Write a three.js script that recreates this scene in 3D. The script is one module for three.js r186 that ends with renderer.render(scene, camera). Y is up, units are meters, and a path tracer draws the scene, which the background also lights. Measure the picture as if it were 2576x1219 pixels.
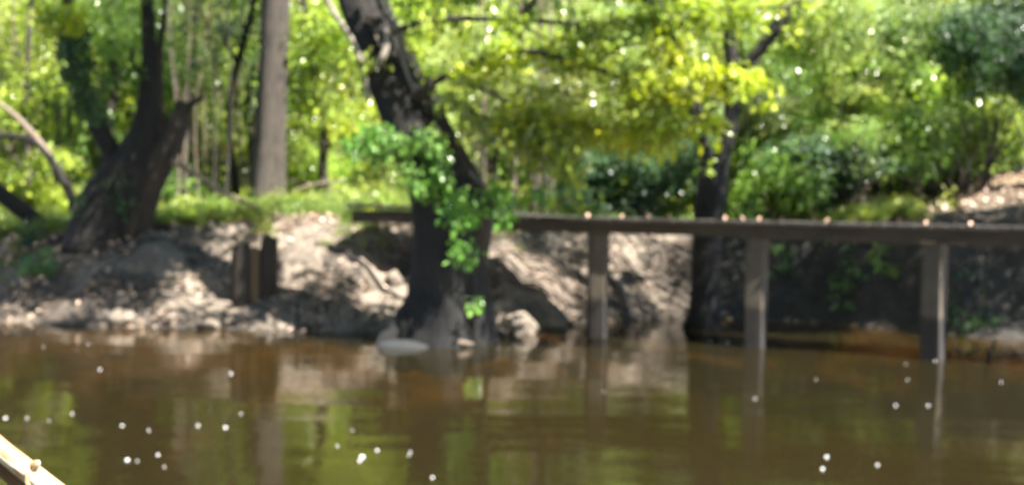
import * as THREE from 'three';
import { Sky } from 'three/addons/objects/Sky.js';
import { ImprovedNoise } from 'three/addons/math/ImprovedNoise.js';
import { mergeGeometries, toCreasedNormals } from 'three/addons/utils/BufferGeometryUtils.js';

// ---------------------------------------------------------------- camera, sky, sun, exposure
const scene = new THREE.Scene();
const PW = 2576, PH = 1219, FOCAL = 2762;                   // measuring frame of the photograph, focal length in its pixels
const camera = new THREE.PerspectiveCamera(2 * Math.atan(PH / 2 / FOCAL) * 180 / Math.PI, 1024 / 484, 0.05, 400);
camera.position.set(0, 1.5, 0);                             // eye height in a small boat on the river
camera.rotation.order = 'YXZ';
camera.rotation.set(-Math.atan(93.5 / FOCAL), 0, 0.0175);
camera.focus = 0.95;                                        // the lens is focused close up: the whole bank is soft
camera.userData.fStop = 6.0;
camera.updateProjectionMatrix(); camera.updateMatrixWorld(true);

const renderer = new THREE.WebGLRenderer({ antialias: true });
renderer.setSize(1024, 484);
renderer.toneMapping = THREE.LinearToneMapping;
renderer.toneMappingExposure = 6.0;
renderer.shadowMap.enabled = true;

const sunDir = new THREE.Vector3(0.43, 0.84, 0.33).normalize();
const sky = new Sky();
sky.name = 'sky'; sky.scale.setScalar(300);
sky.material.uniforms.sunPosition.value.copy(sunDir);
sky.material.uniforms.turbidity.value = 1.6;
sky.material.uniforms.rayleigh.value = .5;
sky.material.uniforms.mieCoefficient.value = 0.002;
sky.userData = { kind: 'structure', label: 'clear daylight sky above the wood', category: 'sky' };
scene.add(sky);
scene.environmentIntensity = 0.1;
const sun = new THREE.DirectionalLight(new THREE.Color(1.0, 0.955, 0.87), 5);
sun.position.copy(sunDir).multiplyScalar(60).add(new THREE.Vector3(0, 0, -14));
sun.target.position.set(0, 0, -14);
sun.castShadow = true; sun.shadow.mapSize.set(4096, 4096); sun.shadow.radius = 1;
Object.assign(sun.shadow.camera, { left: -30, right: 30, top: 30, bottom: -30, near: 1, far: 140 });
scene.add(sun, sun.target);

// ---------------------------------------------------------------- helpers
const V = (x, y, z) => new THREE.Vector3(x, y, z);
function rngOf(seed) { let a = seed >>> 0; return () => { a = (a + 0x6D2B79F5) | 0; let t = Math.imul(a ^ (a >>> 15), 1 | a); t = (t + Math.imul(t ^ (t >>> 7), 61 | t)) ^ t; return ((t ^ (t >>> 14)) >>> 0) / 4294967296; }; }
const noise = (() => {       // gradient noise with its own seeded table
  const old = Math.random; Math.random = rngOf(7); const n = new ImprovedNoise(); Math.random = old;
  return (x, y, z = 0) => n.noise(x, y, z);
})();
const fbm = (x, y, z = 0, o = 4) => { let s = 0, a = 1, t = 0; for (let i = 0; i < o; i++) { s += a * noise(x, y, z + i * 9.7); t += a; a *= 0.5; x *= 2.03; y *= 2.03; z *= 2.03; } return s / t; };
const clamp = (x, a = 0, b = 1) => Math.min(b, Math.max(a, x));
const sm = (a, b, x) => { const t = clamp((x - a) / (b - a)); return t * t * (3 - 2 * t); };
const mix = (a, b, t) => a + (b - a) * t;
function table(t, x) { if (x <= t[0][0]) return t[0][1]; for (let i = 1; i < t.length; i++) if (x <= t[i][0]) { const u = (x - t[i - 1][0]) / (t[i][0] - t[i - 1][0]); return mix(t[i - 1][1], t[i][1], u * u * (3 - 2 * u)); } return t[t.length - 1][1]; }
// a point of the place at distance d in front of the camera, measured in the photograph
function at(px, py, d) {
  const v = V((px - PW / 2) / FOCAL, -(py - PH / 2) / FOCAL, -1).applyQuaternion(camera.quaternion);
  return v.multiplyScalar(d / -v.z).add(camera.position);
}
const taken = {};
function numbered(n) { taken[n] = (taken[n] ?? -1) + 1; return taken[n] ? n + '_' + String(taken[n]).padStart(3, '0') : n; }
function thing(name, label, category, pos, group) {
  const o = new THREE.Group(); o.name = numbered(name); scene.add(o);
  o.position.copy(pos); o.userData = { label, category }; if (group) o.userData.group = group;
  return o;
}
function shade(m) { m.castShadow = true; m.receiveShadow = true; return m; }
// a named mesh from a geometry in world metres, put under its thing
function part(name, geo, mat, parent, root = parent) {
  geo.translate(-root.position.x, -root.position.y, -root.position.z);
  const m = shade(new THREE.Mesh(geo, mat)); m.name = name; parent.add(m); return m;
}
function structure(name, geo, mat, label) {
  const m = shade(new THREE.Mesh(geo, mat)); m.name = name; m.userData = { kind: 'structure', label, category: name }; scene.add(m); return m;
}

// ---- tileable textures
function periodic(seed, P) { const r = rngOf(seed), g = new Float32Array(P * P).map(() => r()); return (u, v) => { const x = u * P, y = v * P, i = Math.floor(x), j = Math.floor(y), fx = x - i, fy = y - j, a = fx * fx * (3 - 2 * fx), b = fy * fy * (3 - 2 * fy), q = (m, n) => g[((n % P) + P) % P * P + ((m % P) + P) % P]; return mix(mix(q(i, j), q(i + 1, j), a), mix(q(i, j + 1), q(i + 1, j + 1), a), b); }; }
function layered(seed, list) { const ns = list.map(([P, w], k) => [periodic(seed + k * 13, P), w]); const t = list.reduce((s, l) => s + l[1], 0); return (u, v) => ns.reduce((s, [n, w]) => s + w * n(u, v), 0) / t; }
function tex(size, fn, color) {
  const d = new Uint8Array(size * size * 4);
  for (let j = 0; j < size; j++) for (let i = 0; i < size; i++) { const c = fn(i / size, j / size), k = (j * size + i) * 4; for (let q = 0; q < 3; q++) d[k + q] = clamp(Array.isArray(c) ? c[q] : c) * 255; d[k + 3] = 255; }
  const t = new THREE.DataTexture(d, size, size); t.wrapS = t.wrapT = THREE.RepeatWrapping; t.magFilter = THREE.LinearFilter; t.minFilter = THREE.LinearFilter;
  if (color) t.colorSpace = THREE.SRGBColorSpace; t.needsUpdate = true; return t;
}
const grainN = layered(3, [[8, 1], [24, .9], [64, .7], [200, .5]]);
const barkA = periodic(11, 24), barkB = periodic(12, 60), barkC = periodic(13, 7), barkD = periodic(14, 140);
const barkH = (u, v) => { const w = u + 0.05 * (barkC(u, v) - .5); const f = Math.abs(2 * barkA(w, v * 0.17 + Math.floor(0)) - 1); return clamp(0.15 + 0.62 * Math.pow(f, .6) + 0.3 * (barkB(u, v * .35) - .5) + .25 * (barkD(u, v) - .5)); };
const barkV = (u, v) => { // tileable along v: blend of two shifts
  const t = v; return mix(barkH(u, v), barkH(u, v - 1), sm(.75, 1, t)); };
const barkBump = tex(512, barkV), barkMap = tex(512, (u, v) => { const h = barkV(u, v), l = barkC(u * 2, v * 2), s = .50 + .42 * h; return [s * (1 + .06 * l), s, s * (1 - .05 * l)]; }, true);
const grainBump = tex(512, grainN), grainMap = tex(512, (u, v) => { const g = grainN(u, v); return .62 + .55 * (g - .3); }, true);
const woodA = periodic(31, 40), woodB = periodic(32, 9), woodC = periodic(33, 160);
const woodH = (u, v) => clamp(.35 + .4 * woodA(u + .03 * woodB(u, v), v * .05) + .25 * woodC(u, v * .1) + .2 * (woodB(u, v) - .5));
const woodW = (u, v) => mix(woodH(u, v), woodH(u, v - 1), sm(.8, 1, v));
const woodMap = tex(512, (u, v) => { const h = woodW(u, v); return [.5 + .5 * h, .5 + .49 * h, .49 + .48 * h]; }, true), woodBump = tex(512, woodW);
const rip = layered(41, [[10, .8], [22, 1], [46, .8], [90, .5]]);
const ripple = tex(512, rip);
const peel = layered(61, [[5, 1], [13, .7], [60, .5]]), stickMap = tex(256, (u, v) => { const k = sm(.52, .6, peel(u, v)), g = .9 + .2 * (grainN(u, v) - .5); return [mix(1, .80, k) * g, mix(1, .66, k) * g, mix(1, .50, k) * g]; }, true);      // bare wood with tan flakes of bark left on

// ---- materials (linear base colours)
const lin = (r, g, b) => new THREE.Color().setRGB(r, g, b);
const std = (c, o = {}) => new THREE.MeshStandardMaterial({ color: lin(...c), roughness: .9, ...o });
const bark = (c, s = .012) => std(c, { map: barkMap, bumpMap: barkBump, bumpScale: s, roughness: .95 });
const M = {
  barkDark: bark([.03, .025, .021], .02), barkGrey: bark([.095, .08, .066], .012), barkBrown: bark([.075, .056, .042], .02),
  barkPale: bark([.5, .44, .38], .006), barkThin: bark([.10, .085, .07], .006), deadWood: bark([.34, .27, .215], .006),
  stick: std([.70, .64, .52], { map: stickMap, bumpMap: grainBump, bumpScale: .0015, roughness: .55 }),
  stickBark: bark([.30, .19, .11], .003),
  board: std([.21, .175, .135], { map: woodMap, bumpMap: woodBump, bumpScale: .003 }),
  beam: std([.062, .043, .027], { map: woodMap, bumpMap: woodBump, bumpScale: .003 }),
  stump: std([.035, .026, .019], { map: woodMap, bumpMap: woodBump, bumpScale: .012 }), stumpSunlit: std([.13, .09, .052], { map: woodMap, bumpMap: woodBump, bumpScale: .012 }),
  clod: std([.36, .29, .225], { map: grainMap, bumpMap: grainBump, bumpScale: .02 }), rock: std([.018, .022, .024], { map: grainMap, bumpMap: grainBump, bumpScale: .012, roughness: .85 }),
  foam: std([.88, .87, .9], { roughness: .25 }),
};
const leafMat = (rough = .96, tr = .48) => new THREE.MeshPhysicalMaterial({ color: 0xffffff, roughness: rough, transmission: tr, thickness: 0, side: THREE.DoubleSide, vertexColors: true, specularIntensity: .5, clearcoat: 1, clearcoatRoughness: .22 });
M.barkWet = M.barkDark.clone(); M.barkWet.color.setRGB(1, 1, 1); M.barkWet.vertexColors = true;
// soaked, algae-dark bark below a ragged flood line, as on the posts
function soaked(g) { const P = g.attributes.position, C = []; for (let i = 0; i < P.count; i++) { const y = P.getY(i), n = .12 * noise(P.getX(i) * 5, y * 2, P.getZ(i) * 5), t = sm(.5, .62, y + n); C.push(mix(.011, .03, t), mix(.011, .025, t), mix(.011, .021, t)); } g.setAttribute('color', new THREE.Float32BufferAttribute(C, 3)); return g; }
M.leaf = leafMat(); M.litter = std([1, 1, 1], { side: THREE.DoubleSide, vertexColors: true, roughness: .8 });

// ---- shapes
function tube(pts, radii, o = {}) {       // tapered limb through points, with an uneven outline; uv in metres
  const { seg = 10, step = .12, rough = .06, flute = 0, flutes = 5, seed = 0, vScale = 1, flat = 1 } = o;
  const curve = new THREE.CatmullRomCurve3(pts, false, 'centripetal'), len = curve.getLength(), n = Math.max(2, Math.min(240, Math.ceil(len / step)));
  const fr = curve.computeFrenetFrames(n, false), pos = [], uv = [], idx = [];
  const circ = 2 * Math.PI * Math.max(...radii), rep = Math.max(1, Math.round(circ / 1.0 * 1)) ;
  for (let i = 0; i <= n; i++) {
    const t = i / n, p = curve.getPointAt(t), f = curve.getUtoTmapping(t) * (radii.length - 1), k = Math.min(radii.length - 2, Math.floor(f)), r0 = mix(radii[k], radii[k + 1], f - k);
    for (let j = 0; j <= seg; j++) {
      const a = j / seg * 2 * Math.PI, ca = Math.cos(a), sa = Math.sin(a);
      let r = r0 * (1 + rough * 2 * fbm(ca * 1.3 + seed, sa * 1.3 - seed, t * len * 1.6 + seed * 3, 3));
      if (flute) r *= 1 + flute * Math.pow(1 - t, 2.2) * (Math.cos(a * flutes + seed) * .6 + .4 * Math.cos(a * (flutes - 2) + 1 + seed));
      const q = p.clone().addScaledVector(fr.normals[i], ca * r).addScaledVector(fr.binormals[i], sa * r * flat);
      pos.push(q.x, q.y, q.z); uv.push(j / seg * rep, t * len * vScale);
    }
  }
  const w = seg + 1;
  for (let i = 0; i < n; i++) for (let j = 0; j < seg; j++) { const a = i * w + j, b = a + 1, c = a + w, d = c + 1; idx.push(a, b, c, b, d, c); }
  for (const [row, way] of [[0, 1], [n, -1]]) {       // end caps
    const c = pos.length / 3, p = curve.getPointAt(row / n); pos.push(p.x, p.y, p.z); uv.push(.5, .5);
    for (let j = 0; j < seg; j++) { const a = row * w + j, b = a + 1; way > 0 ? idx.push(c, b, a) : idx.push(c, a, b); }
  }
  const g = new THREE.BufferGeometry();
  g.setAttribute('position', new THREE.Float32BufferAttribute(pos, 3)); g.setAttribute('uv', new THREE.Float32BufferAttribute(uv, 2)); g.setIndex(idx);
  g.computeVertexNormals();
  const N = g.attributes.normal;      // weld the seam
  for (let i = 0; i <= n; i++) { const a = i * w, b = a + seg, x = N.getX(a) + N.getX(b), y = N.getY(a) + N.getY(b), z = N.getZ(a) + N.getZ(b), l = Math.hypot(x, y, z) || 1; N.setXYZ(a, x / l, y / l, z / l); N.setXYZ(b, x / l, y / l, z / l); }
  return g;
}
function lump(p, r, seed, amp = .25, det = 3) {     // uneven stone or clod
  const g = new THREE.IcosahedronGeometry(1, det), P = g.attributes.position, uv = [];
  for (let i = 0; i < P.count; i++) { const x = P.getX(i), y = P.getY(i), z = P.getZ(i), k = 1 + amp * 1.8 * fbm(x * 1.2 + seed, y * 1.2, z * 1.2 - seed, 4); P.setXYZ(i, x * k * r[0], y * k * r[1], z * k * r[2]); uv.push(x * r[0] + z * .3, y * r[1] + z * r[2]); }
  g.setAttribute('uv', new THREE.Float32BufferAttribute(uv, 2)); g.deleteAttribute('normal');
  const h = toCreasedNormals(g, 1.2); h.translate(p.x, p.y, p.z); return h;
}
function board(w, h, l, seed, e = .006) {       // a sawn board along x = w, y = h, z = l with eased edges and uv along its length
  const s = new THREE.Shape(); s.moveTo(-w / 2 + e, -h / 2); s.lineTo(w / 2 - e, -h / 2); s.lineTo(w / 2, -h / 2 + e); s.lineTo(w / 2, h / 2 - e); s.lineTo(w / 2 - e, h / 2); s.lineTo(-w / 2 + e, h / 2); s.lineTo(-w / 2, h / 2 - e); s.lineTo(-w / 2, -h / 2 + e); s.closePath();
  const g = new THREE.ExtrudeGeometry(s, { depth: l, bevelEnabled: false, steps: 1 }); g.translate(0, 0, -l / 2);
  const P = g.attributes.position, uv = g.attributes.uv; for (let i = 0; i < P.count; i++) uv.setXY(i, P.getX(i) * 1.5 + P.getY(i) * 1.3 + seed * .37, P.getZ(i) * .8 + seed * .61);
  return g;
}
function leafShape(L, W, fold, droop) {     // a folded leaf blade of 6 triangles, base at the origin, along +z
  const p = [0, 0, 0, -W * .8, fold, L * .32, W * .8, fold, L * .32, 0, -droop * .25, L * .4, -W * .62, fold * .8 - droop * .6, L * .7, W * .62, fold * .8 - droop * .6, L * .7, 0, -droop, L];
  const g = new THREE.BufferGeometry(); g.setAttribute('position', new THREE.Float32BufferAttribute(p, 3));
  g.setIndex([0, 3, 1, 0, 2, 3, 1, 3, 4, 3, 2, 5, 3, 6, 4, 3, 5, 6]); g.computeVertexNormals(); return g;
}
function clump(seed, n, spread, L, W, hang) {       // a twig end with n leaves, about 1 unit = 1 metre
  const r = rngOf(seed), list = [];
  for (let i = 0; i < n; i++) {
    const l = L * (.6 + .7 * r()), g = leafShape(l, W * l / L, l * .06 * r(), l * (.05 + .25 * r()));
    g.applyMatrix4(new THREE.Matrix4().makeRotationFromEuler(new THREE.Euler((r() - .3) * 1.5 + hang, r() * 6.283, (r() - .5) * 1.5, 'YXZ')));
    const a = r() * 6.283, q = Math.sqrt(r()) * spread; g.translate(Math.cos(a) * q, (r() - .5) * spread * 1.2, Math.sin(a) * q);
    const v = .72 + .5 * r(), c = [v * (.9 + .2 * r()), v, .55 + .8 * r()], C = []; for (let k = 0; k < 7; k++) C.push(...c);
    g.setAttribute('color', new THREE.Float32BufferAttribute(C, 3)); list.push(g);
  }
  return mergeGeometries(list);
}
const clumps = [1, 2, 3].map(s => clump(s * 17, 16, .17, .085, .02, .15));       // broad-leaf twigs
const fines = [4, 5, 6].map(s => clump(s * 17, 22, .2, .055, .013, .2));         // small-leaved twigs
const far = [7, 8].map(s => clump(s * 17, 16, .34, .15, .045, .1));              // loose sprays of the wood behind
const bigs = [9, 10].map(s => clump(s * 17, 9, .13, .1, .026, .25));             // larger leaves of the overhanging boughs
const loose = [21, 22, 23].map(s => clump(s * 17, 11, .24, .1, .027, .15));         // loose leafy sprays of the shrubs
const ivies = [11, 12].map(s => clump(s * 17, 10, .1, .07, .028, .5));
const tufts = [13, 14].map(s => { const r = rngOf(s), l = []; for (let i = 0; i < 14; i++) { const h = .12 + .16 * r(), g = leafShape(h, .006, .002, h * (.1 + .5 * r())); g.rotateX(-1.2 + .5 * (r() - .5)); g.rotateY(r() * 6.283); g.translate((r() - .5) * .14, 0, (r() - .5) * .14); const c = [.8 + .4 * r(), .85 + .3 * r(), .7 + .5 * r()], C = []; for (let k = 0; k < 7; k++) C.push(...c); g.setAttribute('color', new THREE.Float32BufferAttribute(C, 3)); l.push(g); } return mergeGeometries(l); });
// leaves spread through world points: one InstancedMesh per twig variant would split a crown, so each crown uses one variant
const tmpM = new THREE.Matrix4(), tmpQ = new THREE.Quaternion(), tmpE = new THREE.Euler(), tmpS = V(1, 1, 1);
function scatter(name, parent, root, geo, spots, colorOf, r, tilt = .7, mat = M.leaf) {
  const m = new THREE.InstancedMesh(geo, mat, spots.length); m.name = name; m.castShadow = m.receiveShadow = true;
  const o = root ? root.position : V(0, 0, 0);
  spots.forEach((s, i) => {
    tmpE.set((r() - .5) * tilt, r() * 6.283, (r() - .5) * tilt); tmpQ.setFromEuler(tmpE); tmpS.setScalar(s.s ?? (.75 + .5 * r()));
    m.setMatrixAt(i, tmpM.compose(s.p.clone().sub(o), tmpQ, tmpS)); m.setColorAt(i, colorOf(s.p, r));
  });
  if (parent) { parent.add(m); m.userData.kind = 'stuff'; } else scene.add(m);
  return m;
}
// points inside uneven blobs, thinned where a coarse noise leaves gaps
function cloud(blobs, n, r, { gap = -.05, freq = .9, shell = .5 } = {}) {
  const out = []; let tries = 0; const tot = blobs.reduce((s, b) => s + b.r[0] * b.r[1] * b.r[2], 0);
  for (const b of blobs) {
    const want = Math.max(2, Math.round(n * b.r[0] * b.r[1] * b.r[2] / tot)); let got = 0; tries = 0;
    while (got < want && tries++ < want * 12) {
      const a = r() * 6.283, u = r() * 2 - 1, k = Math.pow(r(), mix(.33, .12, shell)), s = Math.sqrt(1 - u * u);
      const p = V(b.c.x + Math.cos(a) * s * k * b.r[0], b.c.y + u * k * b.r[1], b.c.z + Math.sin(a) * s * k * b.r[2]);
      if (noise(p.x * freq, p.y * freq, p.z * freq) < gap) continue;
      if (p.y < groundAt(p.x, -p.z) + .05) continue;
      out.push({ p }); got++;
    }
  }
  return out;
}
const tint = (base, v = .25) => { const b = base; return (p, r) => { const n = 1 + v * 2 * noise(p.x * .8, p.y * .8, p.z * .8 + 5), y = 1 + .22 * (r() - .5) + .2 * noise(p.x * .5 + 9, p.y * .5, p.z * .5); return lin(b[0] * n * y, b[1] * n, b[2] * n * (2 - y)); }; };
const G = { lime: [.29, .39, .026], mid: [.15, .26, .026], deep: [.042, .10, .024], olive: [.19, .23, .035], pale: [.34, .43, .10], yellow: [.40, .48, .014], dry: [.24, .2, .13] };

// ---------------------------------------------------------------- the river bank: one sheet of ground
const SHORE = [[-40, 15], [-9, 13.6], [-6.1, 13.0], [-4.5, 12.55], [-3.4, 12.65], [-2.2, 12.4], [-1.3, 12.6], [-.2, 12.5], [.35, 13.0], [.9, 13.8], [1.9, 14.6], [3, 14.9], [4.1, 14.7], [4.9, 14.0], [5.8, 13.2], [7.5, 12.4], [12, 12.2], [40, 14]];
const TOP = [[-40, 1.2], [-8, .95], [-6, 1.0], [-4.6, 1.15], [-3, 1.3], [-1, 1.28], [.3, 1.15], [2, 1.2], [4.5, 1.3], [6, 1.5], [8, 1.7], [40, 1.6]];
const WIDE = [[-6, 2.3], [-3, 2.7], [-1, 2.6], [.4, 2.3], [1.5, 1.5], [4.5, 1.2], [6.5, 1.8], [9, 2.6]];
const shoreAt = x => table(SHORE, x) + .22 * fbm(x * .9, 3.1, 0, 3) + .05 * noise(x * 5, 8, 0);
function groundAt(x, d) {
  const s = d - shoreAt(x);
  if (s < 0) return -.015 - Math.min(1.6, .16 * -s + .03 * s * s) + .03 * noise(x * 1.3, d * 1.3, 2) * sm(0, -.8, s);
  const top = table(TOP, x), w = table(WIDE, x), t = clamp(s / w), prof = mix(t, sm(0, 1, t), .55);
  let h = -.015 + top * prof;
  const slope = sm(0, .12, t) * (1 - .7 * sm(.85, 1.15, s / w));
  h += slope * (.16 * fbm(x * 1.1, d * 1.1, 4, 3) + .11 * (Math.abs(noise(x * 2.3 + d, d * 2.6, 9)) - .22) + .05 * fbm(x * 6, d * 6, 1, 3));
  const back = s - w;
  if (back > 0) h += .35 * sm(0, 7, back) + .5 * sm(5, 40, back) + .10 * fbm(x * .5, d * .5, 6, 3) * sm(0, 2, back) + .025 * noise(x * 3, d * 3, 3);
  h += .35 * Math.exp(-(((x - 8.2) / 1.6) ** 2) - ((d - 17) / 1.8) ** 2);        // sandy mound at the right
  return h;
}
const gp = (x, d, up = 0) => V(x, groundAt(x, d) + up, -d);
function hit(px, py, far_ = 40) {       // where a line of sight meets the ground
  let last = null; for (let d = 9; d < far_; d += .04) { const p = at(px, py, d); if (p.y < groundAt(p.x, d)) return gp(p.x, d); last = p; } return gp(last.x, -last.z);
}
function axis(lo, hi, a, b, fine, grow) { const l = []; for (let x = a; x <= b + 1e-6; x += fine) l.push(x); let s = fine; for (let x = a; x > lo;) { s *= grow; x -= s; l.unshift(x); } s = fine; for (let x = l[l.length - 1]; x < hi;) { s *= grow; x += s; l.push(x); } return l; }
function sheet(xs, ds, hOf, colorOf, uvS = 1) {
  const pos = [], col = [], uv = [], idx = [], w = xs.length;
  for (const d of ds) for (const x of xs) { pos.push(x, hOf(x, d), -d); uv.push(x * uvS, d * uvS); if (colorOf) { const c = colorOf(x, d); col.push(c[0], c[1], c[2]); } }
  for (let j = 0; j + 1 < ds.length; j++) for (let i = 0; i + 1 < w; i++) { const a = j * w + i; idx.push(a, a + 1, a + w, a + 1, a + w + 1, a + w); }
  const g = new THREE.BufferGeometry(); g.setAttribute('position', new THREE.Float32BufferAttribute(pos, 3)); g.setAttribute('uv', new THREE.Float32BufferAttribute(uv, 2));
  if (colorOf) g.setAttribute('color', new THREE.Float32BufferAttribute(col, 3)); g.setIndex(idx); g.computeVertexNormals(); return g;
}
const mix3 = (a, b, t) => [mix(a[0], b[0], t), mix(a[1], b[1], t), mix(a[2], b[2], t)];
const sand = [.30, .24, .185], soil = [.12, .092, .068], mud = [.05, .04, .032], litterC = [.20, .15, .105], bedS = [.62, .36, .13], bedD = [.07, .046, .02], moss = [.13, .15, .06];
function groundColor(x, d) {
  const s = d - shoreAt(x), w = table(WIDE, x), n = fbm(x * 1.6, d * 1.6, 12, 4), n2 = fbm(x * 5, d * 5, 15, 3), n3 = fbm(x * .6, d * .6, 18, 3);
  if (s < 0) return mix3(bedS, bedD, sm(.3, 2.4, -s + 2.6 * n));
  const t = s / w; let c = mix3(sand, soil, sm(-.02, .22, n + .3 * n2 - .02 * s + (x > 1.2 ? .1 + .25 * sm(1.8, 3.2, x) : 0) + .28 * sm(-3.9, -4.9, x)));  // darker soil tone at far left and in the cove paints their shade
  c = mix3(c, mud, sm(.12, .3, n2 + .4 * n - .05));
  c = mix3(c, [.03, .028, .024], .9 * sm(2.3, 3.0, x + .5 * n) * (1 - sm(6.6, 7.4, x + .5 * n)) * (1 - sm(.8, 1.1, t)));      // shade of the cove bank painted into its dark mud colour
  c = mix3(c, mud, 1 - sm(.02, .18, s + .25 * n2));                  // wet mud at the waterline
  c = mix3(c, [.42, .29, .175], Math.exp(-(((x - 8.0) / 1.5) ** 2) - ((d - 17) / 1.7) ** 2) * sm(-.25, .1, n + .15));
  const flat_ = sm(.85, 1.2, t + .3 * n); c = mix3(c, mix3(litterC, moss, sm(-.1, .25, n3)), flat_ * (x > 6.2 ? .1 : .85));
  return c;
}
{
  const g = sheet(axis(-70, 70, -7.5, 8.5, .05, 1.12), axis(-24, 95, 12, 17.2, .05, 1.12), groundAt, groundColor);
  const m = new THREE.MeshStandardMaterial({ vertexColors: true, roughness: .95, map: grainMap, bumpMap: grainBump, bumpScale: .05 });
  structure('ground', g, m, 'sandy eroded river bank and leaf-strewn forest floor');
}
// ---------------------------------------------------------------- the river
{
  const wave = (x, d) => { const q = x + .35 * noise(x * .3, d * .3, 1), e = d + .5 * noise(x * .25, d * .4, 6); return .004 * noise(q * .7, e * 1.6, 2) + .0017 * noise(q * 1.7, e * 3.6, 4) + .0006 * noise(q * 4.2, e * 8, 7); };
  const g = sheet(axis(-70, 70, -6.5, 7, .085, 1.12), axis(-24, 17, 2.5, 15, .05, 1.14), wave, null, .9);
  const m = new THREE.MeshPhysicalMaterial({ color: lin(.235, .188, .072), roughness: .012, ior: 1.38, transmission: .96, thickness: 0, bumpMap: ripple, bumpScale: .0012, side: THREE.DoubleSide });
  const o = structure('water', g, m, 'tea-brown river water with soft ripples'); o.userData.category = 'river';
}

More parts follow.
